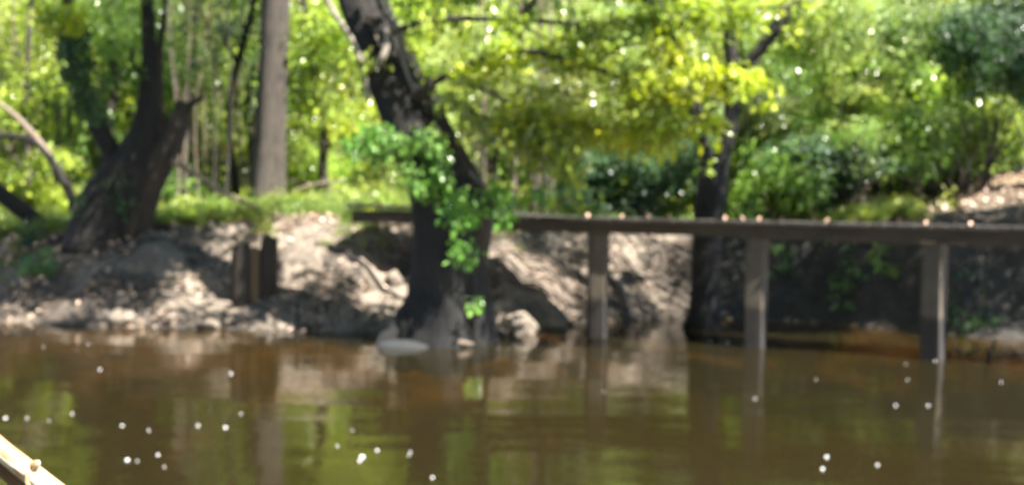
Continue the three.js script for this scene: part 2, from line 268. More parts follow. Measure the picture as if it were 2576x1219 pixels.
// ---------------------------------------------------------------- the timber walkway
{
  const k2 = k => V(.963 + 1.65 * k, 0, -(12.55 * (1 - .06 * k))), dir = k2(1).sub(k2(0)), step = dir.length(); dir.normalize();
  const out = V(-dir.z, 0, dir.x).multiplyScalar(-1); if (out.z > 0) out.negate();      // away from the river
  const root = thing('timber_walkway', 'weathered timber walkway on square posts standing over the water', 'walkway', k2(0));
  const turn = Math.atan2(-dir.z, dir.x), topY = 1.372, W = .92, r = rngOf(5);
  const rise = s => .10 * sm(-.5, -2.6, s) - .0;                                        // the landing end climbs onto the bank
  const put = (name, g, mat, s, o, y, ry = 0, rz = 0) => { g.rotateZ(rz); g.rotateY(turn + ry); const p = k2(0).addScaledVector(dir, s).addScaledVector(out, o); g.translate(p.x, y, p.z); return part(name, g, mat, root); };
  const variants = [0, 1, 2, 3].map(i => { const m = M.board.clone(); m.color = lin(...[[.03, .024, .019], [.038, .031, .024], [.025, .02, .016], [.034, .026, .019]][i]); return m; });
  for (let s = -3.3, i = 0; s < 6.3; s += .148, i++) put('plank', board(.139 - .004 * r(), .038, W + .04 * r(), i), variants[i % 4 === 3 ? 3 : Math.floor(r() * 3)], s, W / 2 - .03 + .03 * (r() - .5), topY - .019 + rise(s) + .006 * r(), (r() - .5) * .012, (r() - .5) * .02);
  // side beams in lengths, face to face at the posts
  for (const o of [0.02, W - .1]) for (const [a, b] of [[-3.3, -1.4], [-1.4, 1.85], [1.85, 6.3]]) {
    const g = board(.045, .15, b - a - .006, a + o); g.rotateY(Math.PI / 2); const ya = rise(a), yb = rise(b); put('beam', g, M.beam, (a + b) / 2, o, topY - .116 + (ya + yb) / 2, 0, 0).rotation.z = 0;
  }
  const stain = (() => {   // weathered grey above, dark wet wood below a ragged tide line
    return (g, base) => { const P = g.attributes.position, C = []; for (let i = 0; i < P.count; i++) { const y = P.getY(i), n = .06 * noise(P.getX(i) * 9, y * 2, P.getZ(i) * 9) + .03 * noise(P.getX(i) * 30, y * 5, P.getZ(i) * 30), t = sm(.40, .47, y + n), c = mix3([.03, .025, .022], base, t); C.push(...c); } g.setAttribute('color', new THREE.Float32BufferAttribute(C, 3)); return g; };
  })();
  const postMat = new THREE.MeshStandardMaterial({ vertexColors: true, map: woodMap, bumpMap: woodBump, bumpScale: .004, roughness: .9 });
  function post(s, o, w, lean, base, ry) {
    const p = k2(0).addScaledVector(dir, s).addScaledVector(out, o), bot = groundAt(p.x, -p.z) - .35, top = topY - .042 + rise(s);
    const g = new THREE.BoxGeometry(w, top - bot, w, 6, 60, 6), P = g.attributes.position;
    for (let i = 0; i < P.count; i++) { let x = P.getX(i), z = P.getZ(i), y = P.getY(i); const m = Math.max(Math.abs(x), Math.abs(z)), e = Math.min(Math.abs(x), Math.abs(z)); if (e > w * .49) { x *= .965; z *= .965; } x += .006 * noise(y * 1.5, s, 3) + .003 * noise(x * 40, y * 3, z * 40); P.setXYZ(i, x, y, z); }
    const uv = g.attributes.uv; for (let i = 0; i < uv.count; i++) uv.setXY(i, uv.getX(i) * .4 + s * .3, uv.getY(i) * (top - bot) * .8);
    g.translate(0, (top + bot) / 2, 0); stain(g, base); g.translate(0, -(top + bot) / 2, 0); g.rotateX(lean); g.computeVertexNormals(); put('post', g, postMat, s, o, (top + bot) / 2, ry);
  }
  post(-1.72, .09, .15, 0, [.112, .09, .068], .05); post(0, .145, .185, .012, [.112, .09, .068], .03); post(step, .15, .195, -.005, [.112, .09, .068], -.1); post(2 * step, .15, .20, .014, [.112, .09, .068], -.3); post(3 * step, .15, .19, 0, [.112, .09, .068], .02);
  for (let k = 0; k <= 3; k++) post(k * step - [.30, .19, .08, -.02][k], W - .16, .13, 0, [.08, .07, .055], 0);
  // dry leaves lying curled on the boards
  const spots = [1480, 1550, 1622, 1690, 1812, 1868, 1905, 1955, 2040, 2075, 2150, 2222, 2262, 2330, 2398, 2440];
  const notes = ['curled dry leaf on the walkway just right of the drooping twig', 'small pale leaf on the walkway over the leftmost front post', 'pale curled leaf on the walkway right of the leftmost front post', 'dim dry leaf on the walkway midway to the forked tree', 'pink-brown leaf on the walkway in front of the forked tree', 'brightest curled leaf on the walkway right of the forked tree', 'small dry leaf on the walkway above the middle post', 'dull leaf on the walkway just right of the middle post', 'tan leaf on the walkway, left one of a close pair', 'tan leaf on the walkway, right one of a close pair', 'dry leaf on the walkway midway between middle and right posts', 'pale leaf on the walkway below the dead brush', 'pale leaf beside another on the walkway under the brush', 'curled leaf on the walkway just left of the right post', 'pinkish leaf on the walkway above the right post', 'pinkish leaf on the walkway nearest the sandy mound'];
  spots.forEach((px, i) => {
    const q = at(px, 600, 12), a = q.x / -q.z; // bearing; find it on the deck's near edge
    let s = 0; for (let t = -3; t < 6; t += .01) { const p = k2(0).addScaledVector(dir, t).addScaledVector(out, .1); if (p.x / -p.z < a) s = t; }
    const p = k2(0).addScaledVector(dir, s).addScaledVector(out, .03 + .35 * r()); p.y = topY + .004 + rise(s);
    const l = .05 + .03 * r(), g = leafShape(l, l * .34, l * .28, -l * (.15 + .3 * r())); g.rotateX(-.25 - .5 * r()); g.rotateY(r() * 6.28);
    g.computeBoundingBox(); g.translate(p.x, p.y - g.boundingBox.min.y, p.z);
    const t = thing('dry_leaf', notes[i], 'leaf', p, 'dry leaves on the walkway'); const C = []; for (let k = 0; k < 7; k++) C.push(.55, .36, .26); g.setAttribute('color', new THREE.Float32BufferAttribute(C, 3)); part('blade', g, M.litter, t);
  });
}

// ---------------------------------------------------------------- trees
const T = (list, d) => list.map(p => at(p[0], p[1], p[2] ?? d));
const px = (w, d) => w * d / FOCAL / 2;          // half a width in photograph pixels as a radius
// ---- the leaning tree in the water, with its boughs and climbing vine
{
  const r = rngOf(101), D = 11.95, base = at(1125, 860, D); base.y = -.25;
  const root = thing('leaning_tree', 'thick dark tree rising from the water and leaning left over the bank', 'tree', base);
  const low = at(1120, 640, D);
  part('trunk', soaked(tube([V(base.x - .03, -.45, base.z), V(base.x - .02, .1, base.z), low, at(1118, 520, D), at(1085, 420, D), at(1030, 310, D + .1), at(985, 210, D + .2), at(945, 100, D + .3), at(905, 0, D + .4), at(860, -140, D + .6), at(800, -400, D + .8), at(760, -700, D + .9)],
    [px(300, D), px(225, D), px(172, D), px(165, D), px(150, D), px(138, D), px(128, D), px(118, D), px(108, D), px(95, D), px(60, D), px(25, D)], { seg: 40, step: .05, rough: .1, flute: .16, flutes: 5, seed: 2.4 })), M.barkWet, root);
  part('root', soaked(tube([at(1060, 760, D - .05), at(1010, 815, D - .15), at(970, 855, D - .3), at(940, 900, D - .4)], [.16, .13, .09, .05], { seg: 14, seed: 5, step: .05 })), M.barkWet, root);
  part('root', soaked(tube([at(1180, 700, D - .1), at(1195, 790, D - .2), at(1200, 850, D - .25), at(1204, 900, D - .3)], [.14, .12, .11, .08], { seg: 14, seed: 6, step: .05 })), M.barkWet, root);
  const stem2 = part('stem', tube([at(1195, 640, D + .05), at(1205, 540, D), at(1185, 460, D), at(1145, 380, D - .05), at(1105, 300, D - .05), at(1085, 235, D), at(1078, 195, D)], [.15, .15, .13, .10, .085, .07, .045], { seg: 18, seed: 9, step: .05, rough: .12 }), M.barkBrown, root); void stem2;
  part('broken_branch', tube([at(1045, 245, D - .1), at(1068, 225, D - .2), at(1082, 205, D - .25)], [.07, .06, .03], { seg: 10, seed: 3, step: .03 }), M.barkBrown, root);
  part('dead_twig', tube([at(975, 75, D - .15), at(972, 110, D - .2), at(962, 145, D - .22), at(952, 165, D - .22)], [.03, .04, .036, .028], { seg: 10, seed: 8, step: .03 }), M.barkPale, root);
  part('dead_twig', tube([at(945, 75, D - .1), at(950, 105, D - .18), at(962, 120, D - .2)], [.012, .014, .01], { seg: 8, seed: 18, step: .03 }), M.deadWood, root);
  // pale lianas beside the trunk
  for (const [pts, w] of [[[[960, -40], [985, 40], [1015, 100], [1050, 170], [1062, 200]], 14], [[[805, -40], [845, 40], [885, 100], [912, 170], [925, 250]], 13], [[[1000, 90], [1015, 160], [1045, 230], [1075, 260]], 9], [[[1085, 240], [1105, 320], [1135, 400], [1160, 470]], 12], [[[1160, 380], [1180, 430], [1215, 470]], 9]])
    part('liana', tube(T(pts, D - .1), pts.map(() => px(w, D)), { seg: 8, seed: w, step: .06 }), M.barkPale, root);
  // boughs sweeping out over the walkway
  const boughs = [
    [[[1010, 290, D], [1120, 190, 11.7], [1300, 130, 11.4], [1480, 165, 11.2], [1640, 225, 11.1], [1800, 205, 11.0], [1920, 150, 10.9]], 20],
    [[[945, 90, D], [1100, 50, 11.6], [1300, 50, 11.4], [1550, 60, 11.3], [1720, 30, 11.2]], 20],
    [[[1150, 205, 11.8], [1210, 222, 11.7], [1300, 268, 11.6], [1450, 312, 11.5], [1640, 318, 11.4], [1770, 300, 11.3]], 13],
    [[[1480, 165, 11.2], [1600, 110, 11.1], [1720, 150, 11.0], [1840, 230, 10.9], [1930, 250, 10.9]], 9],
    [[[1550, 60, 11.3], [1720, 30, 11.2], [1900, 20, 11.1], [2000, 15, 11.0]], 9],
    [[[1300, 268, 11.6], [1400, 350, 11.5], [1430, 420, 11.4]], 8],
    [[[905, -20, 12.3], [1000, -90, 12.0], [1200, -140, 11.7], [1420, -170, 11.5]], 22],
    [[[860, -140, 12.5], [700, -260, 12.2], [480, -300, 12], [250, -260, 11.8]], 22],
    [[[1640, 225, 11.1], [1690, 290, 11.1], [1720, 340, 11.1]], 6],
    [[[1085, 235, 11.9], [1180, 275, 11.8], [1300, 335, 11.7], [1410, 380, 11.6]], 9],
    [[[1120, 190, 11.7], [1250, 200, 11.9], [1380, 225, 12.0], [1500, 250, 12.1]], 9],
    [[[955, 180, 12.0], [905, 150, 11.9], [860, 175, 11.8], [825, 235, 11.7]], 8],
    [[[1300, 50, 11.4], [1400, 110, 11.6], [1530, 130, 11.8], [1620, 170, 11.9]], 8],
    [[[1190, 480, 11.8], [1290, 480, 11.7], [1370, 488, 11.6], [1440, 505, 11.6], [1478, 545, 11.6]], 7],
  ];
  const single = [0, 1, 2].map(i => { const g = leafShape(.105, .027, .006, .02), C = [], c = [[.36, .46, .02], [.28, .40, .03], [.40, .46, .02]][i]; for (let k = 0; k < 7; k++) C.push(...c); g.setAttribute('color', new THREE.Float32BufferAttribute(C, 3)); return g; });
  let leaves = 0;
  boughs.forEach(([pts, w], b) => {
    const P = pts.map(p => at(...p)), d = P[0].distanceTo(P[P.length - 1]), bough = part('bough', tube(P, P.map((_, i) => px(w * (1 - .75 * i / P.length), 11.5)), { seg: 8, step: .08, seed: b, rough: .1 }), b === 13 || b === 2 ? M.deadWood : M.barkThin, root);
    const c = new THREE.CatmullRomCurve3(P, false, 'centripetal'), spots = [];
    const n = b === 13 ? 8 : b > 8 ? Math.round(d * 58) : Math.round(d * (b === 1 ? 64 : b === 6 ? 16 : b === 7 ? 40 : b < 6 ? 95 : 46));
    for (let i = 0; i < n; i++) {
      const t = mix(b < 3 ? .22 : .05, 1, r()), p = c.getPointAt(t), q = .34 * Math.pow(r(), .7); p.add(V((r() - .5) * 2 * q, (r() - .62) * 1.5 * q, (r() - .5) * 2 * q));
      if (noise(p.x * 1.7, p.y * 2.4, p.z * 1.7) < -.12) continue;
      if (leaves < 290 && b < 6 && r() < .8) { for (let k = 0; k < 2 && leaves < 290; k++) { const m = shade(new THREE.Mesh(single[Math.floor(r() * 3)], M.leaf)); m.name = 'leaf'; m.position.copy(p).add(V((r() - .5) * .16, (r() - .5) * .12, (r() - .5) * .16)).sub(root.position); m.rotation.set((r() - .3) * 1.3, r() * 6.28, (r() - .5) * 1.2, 'YXZ'); m.scale.setScalar(.7 + .6 * r()); root.add(m); leaves++; } }
      spots.push({ p });
    }
    scatter('foliage', bough, root, bigs[b % 2], spots, tint(b === 2 || b === 0 || b === 3 ? G.yellow : b === 9 || b === 10 ? G.pale : G.lime, .2), r, .9);
  });
  // crown above the frame, sparse enough to dapple the bank
  scatter('crown', root, root, bigs[0], cloud([{ c: at(700, -700, 12.6), r: [2.4, 1.3, 1.8] }, { c: V(.9, 4.7, -11.25), r: [1.4, .5, .8] }, { c: V(-1.2, 5.2, -11.6), r: [1.4, .5, 1.0] }, { c: V(-1.5, 6.5, -14.6), r: [1.2, .8, .7] }], 2000, r, { gap: -.05, freq: 1.1 }), tint(G.lime), r);
  { const P = [at(1300, 50, 11.4), V(.9, 4.4, -10.9), V(1.5, 4.75, -10.3)], bo = part('bough', tube(P, [.03, .022, .008], { seg: 7, step: .08 }), M.barkThin, root); scatter('foliage', bo, root, bigs[1], cloud([{ c: V(1.5, 4.75, -10.25), r: [.75, .25, .5] }], 210, r, { gap: -.4 }), tint(G.lime), r); }  // unseen leafy bough, added to shade the foot of the trunk
  // climbing vine with leaves on the trunk
  const v = thing('climbing_vine', 'leafy green vine climbing the leaning tree above the water', 'vine', at(1130, 640, D - .35));
  const vs = [[[1180, 690, D - .38], [1165, 600, D - .42], [1140, 520, D - .45], [1090, 440, D - .42], [1030, 370, D - .36], [960, 350, D - .4]], [[1140, 540, D - .45], [1200, 520, D - .5], [1270, 510, D - .5]], [[1200, 770, D - .34], [1195, 700, D - .36], [1180, 640, D - .4]]];
  vs.forEach((p, i) => part('stem', tube(p.map(q => at(...q)), p.map(() => .011), { seg: 6, step: .08, seed: i }), M.barkThin, v));
  const spots = [], add = (cx, cy, rx, ry, n, dd) => { for (let i = 0; i < n; i++) { const a = r() * 6.28, k = Math.sqrt(r()); spots.push({ p: at(cx + Math.cos(a) * k * rx, cy + Math.sin(a) * k * ry, D - dd - .25 * r()) }); } };
  add(960, 360, 85, 40, 46, .3); add(1060, 400, 60, 70, 46, .35); add(1150, 520, 60, 45, 40, .42); add(1250, 510, 40, 45, 26, .4); add(1170, 640, 30, 40, 8, .4); add(1090, 460, 50, 40, 24, .4); add(1190, 770, 18, 22, 4, .35); add(1350, 492, 16, 14, 4, .4);
  scatter('foliage', v, v, ivies[0], spots, tint([.13, .29, .03], .25), r, .9);
}
// ---- the many-stemmed tree at the left
function limbs(root, list, D, mat, o = {}) { list.forEach(([name, pts, ws, m], i) => part(name, (m === M.barkWet ? soaked : g => g)(tube(T(pts, D), ws.map(w => px(w, D)), { seg: ws[0] > 60 ? 26 : 14, step: .06, seed: i * 3.1 + D, rough: .1, ...o })), m ?? mat, root)); }
{
  const r = rngOf(202), b = hit(275, 590), D = -b.z;
  const root = thing('many_stemmed_tree', 'dark tree splitting into several leaning stems at the top of the left bank', 'tree', b);
  limbs(root, [
    ['trunk', [[250, 640], [262, 580], [285, 500], [330, 420], [362, 340], [374, 250], [376, 150], [372, 50], [366, -100], [355, -350]], [190, 165, 150, 120, 78, 52, 38, 32, 28, 14]],
    ['stem', [[300, 440], [280, 385], [245, 310], [222, 250], [198, 180], [182, 100], [170, 0], [150, -200]], [62, 52, 46, 42, 38, 34, 28, 14]],
    ['stem', [[330, 600], [345, 530], [385, 440], [425, 360], [450, 300], [458, 255]], [95, 88, 72, 60, 48, 30], M.barkBrown],
    ['stem', [[385, 470], [405, 400], [408, 320], [398, 240], [402, 120], [420, -50]], [44, 40, 30, 24, 18, 10], M.barkBrown],
    ['broken_branch', [[452, 300], [478, 265], [512, 240]], [30, 18, 9], M.barkBrown],
    ['branch', [[372, 210], [352, 185], [335, 165], [330, 120]], [18, 16, 12, 7]],
    ['root', [[300, 580], [340, 560], [400, 570], [440, 585]], [40, 34, 20, 12]],
    ['root', [[200, 590], [160, 600], [120, 615]], [34, 26, 12]],
  ], D, M.barkDark);
  const ivy = []; for (let i = 0; i < 150; i++) { const t = r(), y = mix(300, 60, t), x = table([[60, 178], [180, 198], [250, 222], [310, 245]], y); ivy.push({ p: at(x + (r() - .5) * 60, y, D - .12 - .2 * r()) }); }
  for (let i = 0; i < 30; i++) ivy.push({ p: at(270 + (r() - .5) * 130, mix(560, 430, r()), D - .3) });
  { const P = T([[178, 90], [165, 60], [150, 40], [120, 30]], D - .2), bo = part('branch', tube(P, [.02, .016, .012, .006], { seg: 7, step: .06 }), M.barkThin, root), sp = []; for (let i = 0; i < 60; i++) sp.push({ p: at(165 + (r() - .5) * 110, 48 + (r() - .5) * 70, D - .2 - .4 * r()) }); scatter('foliage', bo, root, bigs[0], sp, tint(G.yellow, .2), r); }
  scatter('ivy', root, root, ivies[1], ivy, tint([.055, .12, .03], .2), r);
  scatter('crown', root, root, clumps[0], cloud([{ c: at(310, 60, D - .3), r: [1.1, .5, .8] }, { c: at(160, -60, D), r: [1.3, .6, 1] }, { c: at(430, 160, D), r: [.7, .4, .5] }, { c: at(350, -320, D), r: [2.0, 1.1, 1.6] }], 620, r, { gap: 0 }), tint(G.mid), r);
}
{ // leaning stem and arched branches at the left edge
  const r = rngOf(203), b = hit(105, 590), D = -b.z, root = thing('leaning_sapling', 'dark bare stem leaning out of the left edge of the picture', 'tree', b);
  limbs(root, [['trunk', [[118, 620], [100, 575], [60, 535], [0, 488], [-90, 430], [-220, 330], [-350, 180]], [56, 50, 44, 42, 38, 30, 16]]], D, M.barkDark);
  scatter('crown', root, root, clumps[1], cloud([{ c: at(-330, 150, D), r: [1.2, .8, 1] }], 150, r, { gap: 0 }), tint(G.mid), r);
  const b2 = hit(190, 560), D2 = -b2.z + .1, a = thing('arched_sapling', 'thin dark sapling arching left beside the many-stemmed tree', 'tree', b2);
  limbs(a, [['trunk', [[195, 580], [180, 500], [150, 440], [120, 390], [80, 352], [0, 340], [-100, 345]], [26, 24, 22, 20, 18, 15, 8]], ['branch', [[175, 490], [130, 400], [75, 330], [30, 285], [-10, 255], [-90, 200]], [12, 14, 15, 13, 10, 6], M.deadWood]], D2, M.barkDark);
  scatter('crown', a, a, clumps[2], cloud([{ c: at(-110, 280, D2), r: [.6, .5, .5] }], 60, r, { gap: -.2 }), tint(G.mid), r);
}
{ // straight grey tree
  const r = rngOf(204), b = hit(672, 528), D = -b.z, root = thing('straight_tree', 'tall straight grey-barked tree on the crest of the left bank', 'tree', b);
  part('trunk', tube([at(670, 565, D), at(672, 520, D), at(676, 420, D), at(682, 300, D), at(688, 150, D), at(694, 0, D), at(702, -250, D), at(712, -700, D), at(720, -1100, D)], [px(130, D), px(100, D), px(84, D), px(76, D), px(72, D), px(68, D), px(62, D), px(46, D), px(14, D)], { seg: 30, step: .07, rough: .045, flute: .12, seed: 4 }), M.barkGrey, root);
  limbs(root, [['root', [[640, 520], [615, 535], [585, 548]], [34, 26, 10], M.barkGrey], ['root', [[712, 520], [740, 538], [770, 552]], [30, 20, 8], M.barkGrey], ['branch', [[700, -150], [560, -300], [430, -360]], [30, 20, 8], M.barkGrey], ['branch', [[700, -200], [860, -330], [980, -400]], [30, 20, 8], M.barkGrey]], D, M.barkGrey);
  scatter('crown', root, root, clumps[0], cloud([{ c: at(712, -850, D), r: [2.6, 1.5, 2.2] }, { c: at(470, -340, D), r: [1.2, .5, 1] }, { c: at(930, -390, D), r: [1, .5, .9] }], 700, r, { gap: .05 }), tint(G.mid), r);
}
{ // thin dark sapling between them
  const r = rngOf(205), b = hit(590, 478), D = Math.min(-b.z, 19), root = thing('dark_sapling', 'thin dark sapling standing just left of the straight grey tree', 'tree', b);
  limbs(root, [['trunk', [[592, 500], [588, 440], [578, 350], [580, 240], [596, 160], [625, 60], [650, -60], [665, -200]], [24, 20, 18, 17, 16, 15, 12, 6]], ['branch', [[596, 165], [560, 90], [540, 20]], [10, 7, 4]]], D, M.barkDark);
  scatter('crown', root, root, clumps[2], cloud([{ c: at(600, 130, D), r: [.7, .5, .6] }, { c: at(540, 60, D), r: [.8, .5, .6] }, { c: at(650, -120, D), r: [1.2, .9, 1] }], 260, r, { gap: -.05 }), tint(G.deep), r);
}
{ // forked tree behind the walkway
  const r = rngOf(206), D = 13.75, b = at(1775, 840, D); b.y = groundAt(b.x, D);
  const root = thing('forked_tree', 'dark forked tree standing in the water behind the walkway', 'tree', b);
  limbs(root, [
    ['trunk', [[1772, 900], [1773, 820], [1776, 700], [1782, 560], [1792, 470], [1800, 425]], [105, 86, 74, 72, 76, 66], M.barkWet],
    ['stem', [[1792, 470], [1776, 400], [1756, 310], [1735, 230], [1705, 160], [1668, 90], [1640, 30], [1600, -120], [1540, -400]], [44, 40, 36, 34, 32, 30, 26, 20, 8]],
    ['stem', [[1800, 470], [1815, 400], [1838, 300], [1846, 200], [1836, 100], [1838, 0], [1850, -150], [1870, -420]], [46, 44, 40, 36, 32, 28, 22, 8]],
    ['branch', [[1845, 190], [1900, 140], [1945, 80], [1990, 25], [2040, -10]], [22, 26, 34, 40, 26]],
    ['branch', [[1700, 155], [1690, 60], [1700, -60]], [16, 12, 6]],
    ['root', [[1745, 800], [1725, 835], [1715, 870]], [40, 30, 14], M.barkWet],
  ], D, M.barkDark);
  scatter('crown', root, root, clumps[1], cloud([{ c: at(1590, -330, D), r: [1.6, .9, 1.4] }, { c: at(1900, -350, D), r: [1.6, .8, 1.4] }, { c: at(2060, 20, D), r: [.8, .35, .6] }], 560, r, { gap: .05 }), tint(G.lime), r);
}

// ---- spreading crowns overhead, above the frame, that dapple bank and water
function overhead(name, label, bx, bd, h, w, blobs, n, seed, gap) {
  const r = rngOf(seed), b = gp(bx, bd), root = thing(name, label, 'tree', b);
  const top = V(bx + .4, b.y + h, -bd + .3); part('trunk', tube([b.clone().add(V(0, -.2, 0)), V(bx + .1, b.y + h * .4, -bd), top], [w * 1.3, w, w * .5], { seg: 14, step: .15, seed }), M.barkDark, root);
  const B2 = blobs.map(([x, y, d, rx, ry, rz]) => ({ c: V(x, y, -d), r: [rx, ry, rz] }));
  for (const q of B2) part('branch', tube([V(bx + .2, b.y + h * .55, -bd), V(mix(bx, q.c.x, .5), mix(b.y + h * .6, q.c.y, .7), mix(-bd, q.c.z, .5)), q.c], [w * .45, w * .3, w * .1], { seg: 8, step: .2 }), M.barkThin, root);
  scatter('crown', root, root, clumps[seed % 3], cloud(B2, n, r, { gap, freq: .75, shell: .2 }), tint(G.lime), r);
}
overhead('spreading_tree', 'tree beyond the right edge whose crown hangs over the cove', 8.6, 15.2, 7.5, .2, [[4.7, 5.2, 12.1, 1.4, .6, 1.0], [6.4, 5.1, 12.4, 1.6, .7, 1.1], [8.1, 5.3, 12.4, 1.7, .8, 1.2], [6.0, 5.6, 13.6, 1.6, .6, .8]], 3000, 911, -.3);
overhead('spreading_tree', 'tree beyond the left edge whose crown hangs over the left bank', -8.6, 14.6, 7, .2, [[-3.6, 5.3, 13.0, 1.9, .6, 1.4], [-2.9, 5.3, 11.2, 1.2, .4, .9], [-4.7, 5.4, 11.5, 1.3, .5, 1.0]], 1500, 912, -.12);
// ---------------------------------------------------------------- saplings, shrubs and the wood behind
function sapling(pxx, pyy, d, w, topPy, lean, label, crown, color, n, geo = loose[0], mat = M.barkThin) {
  const seed = Math.round(pxx * 7 + d * 131), r = rngOf(seed), q = at(pxx, pyy, d), b = gp(q.x, d), x0 = q.x;
  const root = thing('slender_tree', label, 'tree', b), top = at(pxx + lean, topPy, d), pts = []; const nSeg = 7;
  for (let i = 0; i <= nSeg; i++) { const t = i / nSeg; pts.push(V(mix(x0, top.x, t * t * .5 + t * .5) + (i ? .12 * (r() - .5) : 0), mix(b.y - .1, top.y, t), -d + (i ? .15 * (r() - .5) : 0))); }
  part('trunk', tube(pts, pts.map((_, i) => px(w * (1 - .7 * i / nSeg), d)), { seg: 10, step: .15, seed: seed % 10, rough: .08 }), mat, root);
  const blobs = crown.map(([cx, cy, rx, ry]) => ({ c: at(cx, cy, d), r: [rx, ry, rx * .8] }));
  for (const bl of blobs.slice(0, 4)) { const t = clamp((bl.c.y - b.y) / (top.y - b.y) - .12, .15, .95), p = pts[Math.round(t * nSeg)]; part('branch', tube([p, p.clone().lerp(bl.c, .5).add(V(0, .1, 0)), bl.c], [px(w * .4, d), px(w * .25, d), px(w * .1, d)], { seg: 6, step: .2 }), mat, root); }
  scatter('crown', root, root, geo, cloud(blobs, n, r, { gap: .08, freq: 1.5 }), tint(color), r);
}
const S = [
  [60, 560, 19, 22, -300, 30, 'slender dark tree at the left edge behind the leaning stem', [[40, 120, 1.2, 1.0], [-40, 330, .9, .8], [90, 430, .7, .5]], G.lime, 420],
  [145, 540, 22, 16, -250, -20, 'slim shaded tree behind the ivy-clad stem', [[150, 60, 1.2, .8], [110, 250, .9, .8], [170, 330, .7, .7]], G.lime, 420],
  [278, 520, 20, 34, -250, 10, 'dark mid-sized tree seen between the stems of the many-stemmed tree', [[270, 40, 1.2, .8], [330, 330, .8, .6], [230, 430, .6, .5]], G.mid, 340],
  [470, 500, 21, 22, -300, -25, 'grey slender tree right of the broken stem', [[470, 80, 1.0, .7], [500, 200, .9, .5], [430, 330, .5, .5]], G.olive, 260, clumps[1], M.barkGrey],
  [530, 490, 24, 18, -300, 40, 'pale slender tree far back left of the dark sapling', [[540, 120, 1.2, .9], [520, 300, .9, .7]], G.pale, 300, clumps[2], M.barkGrey],
  [745, 480, 22, 18, -250, 30, 'slim tree close behind the straight grey tree on its right', [[790, 100, 1.1, .9], [760, 280, .9, .8], [800, 390, .6, .4]], G.lime, 420],
  [825, 480, 19, 26, -150, -90, 'leaning dark tree midway between straight and leaning trees', [[800, 140, .9, .8], [850, 260, .8, .6], [880, 60, .8, .6]], G.lime, 380],
  [905, 480, 25, 16, -250, 20, 'far slender tree just left of the leaning trunk', [[880, 180, 1.2, 1.0], [920, 380, .9, .5]], G.pale, 340],
  [1372, 545, 16.5, 32, 120, -15, 'short dark tree behind the vine, above the landing', [[1350, 180, .9, .7], [1440, 260, .7, .5], [1280, 330, .6, .5]], G.olive, 330],
  [1240, 520, 19, 22, -150, 30, 'slender tree behind the boughs of the leaning tree', [[1230, 150, 1.1, .9], [1180, 330, .6, .5], [1300, 60, 1.0, .6]], G.pale, 420],
  [1480, 520, 21, 18, -250, -30, 'slim tree behind the walkway left of the forked tree', [[1500, 120, 1.2, .9], [1560, 300, .9, .7], [1450, 380, .6, .5]], G.pale, 420],
  [1650, 520, 23, 16, -250, 25, 'far slim tree framed left of the fork', [[1640, 200, 1.2, .9], [1700, 360, .9, .5]], G.lime, 380],
  [1890, 520, 17, 30, -200, -40, 'grey-green mossy tree right behind the forked tree', [[1930, 240, .9, .7], [1880, 60, .9, .6]], G.mid, 340, fines[0], bark([.16, .17, .12])],
  [2120, 520, 20, 14, -250, 20, 'thin dark tree behind the sunlit shrubs at right', [[2130, 60, 1.2, .8], [2180, 200, .9, .6]], G.lime, 400],
  [2350, 520, 19, 20, -250, -20, 'slender tree above the dead brush at right', [[2340, 80, 1.2, .9], [2280, 220, .9, .7]], G.pale, 420],
  [2560, 520, 18, 26, -250, -30, 'shaded tree at the right edge of the picture', [[2560, 120, 1.2, 1.0], [2540, 330, .9, .8], [2600, -20, 1.2, .8]], G.deep, 520],
];
for (const s of S) sapling(...s);
function shrub(cx, cy, d, rx, ry, label, color, n, geo = fines[0], gap = -.08, name = 'shrub') {
  const seed = Math.round(cx * 3 + cy * 11 + d * 57), r = rngOf(seed), c = at(cx, cy, d), b = gp(c.x, d), root = thing(name, label, 'shrub', b);
  const blobs = []; const k = 12; for (let i = 0; i < k; i++) blobs.push({ c: V(c.x + (r() - .5) * 2.2 * rx, Math.max(b.y + .25, c.y + (r() - .5) * 2.1 * ry), c.z + (r() - .5) * 1.4 * rx), r: [rx * (.2 + .4 * r()), ry * (.18 + .4 * r()), rx * (.2 + .35 * r())] });
  for (let i = 0; i < 5; i++) { const q = blobs[i].c; part('stem', tube([V(b.x + (r() - .5) * .3, b.y - .06, b.z + (r() - .5) * .3), V(mix(b.x, q.x, .5) + (r() - .5) * .2, mix(b.y, q.y, .55), mix(b.z, q.z, .5)), q], [.022, .016, .006], { seg: 6, step: .15, seed: i }), M.barkThin, root); }
  scatter('foliage', root, root, geo, cloud(blobs, n, r, { gap: gap + .12, freq: 1.7 }), tint(color, .42), r);
}
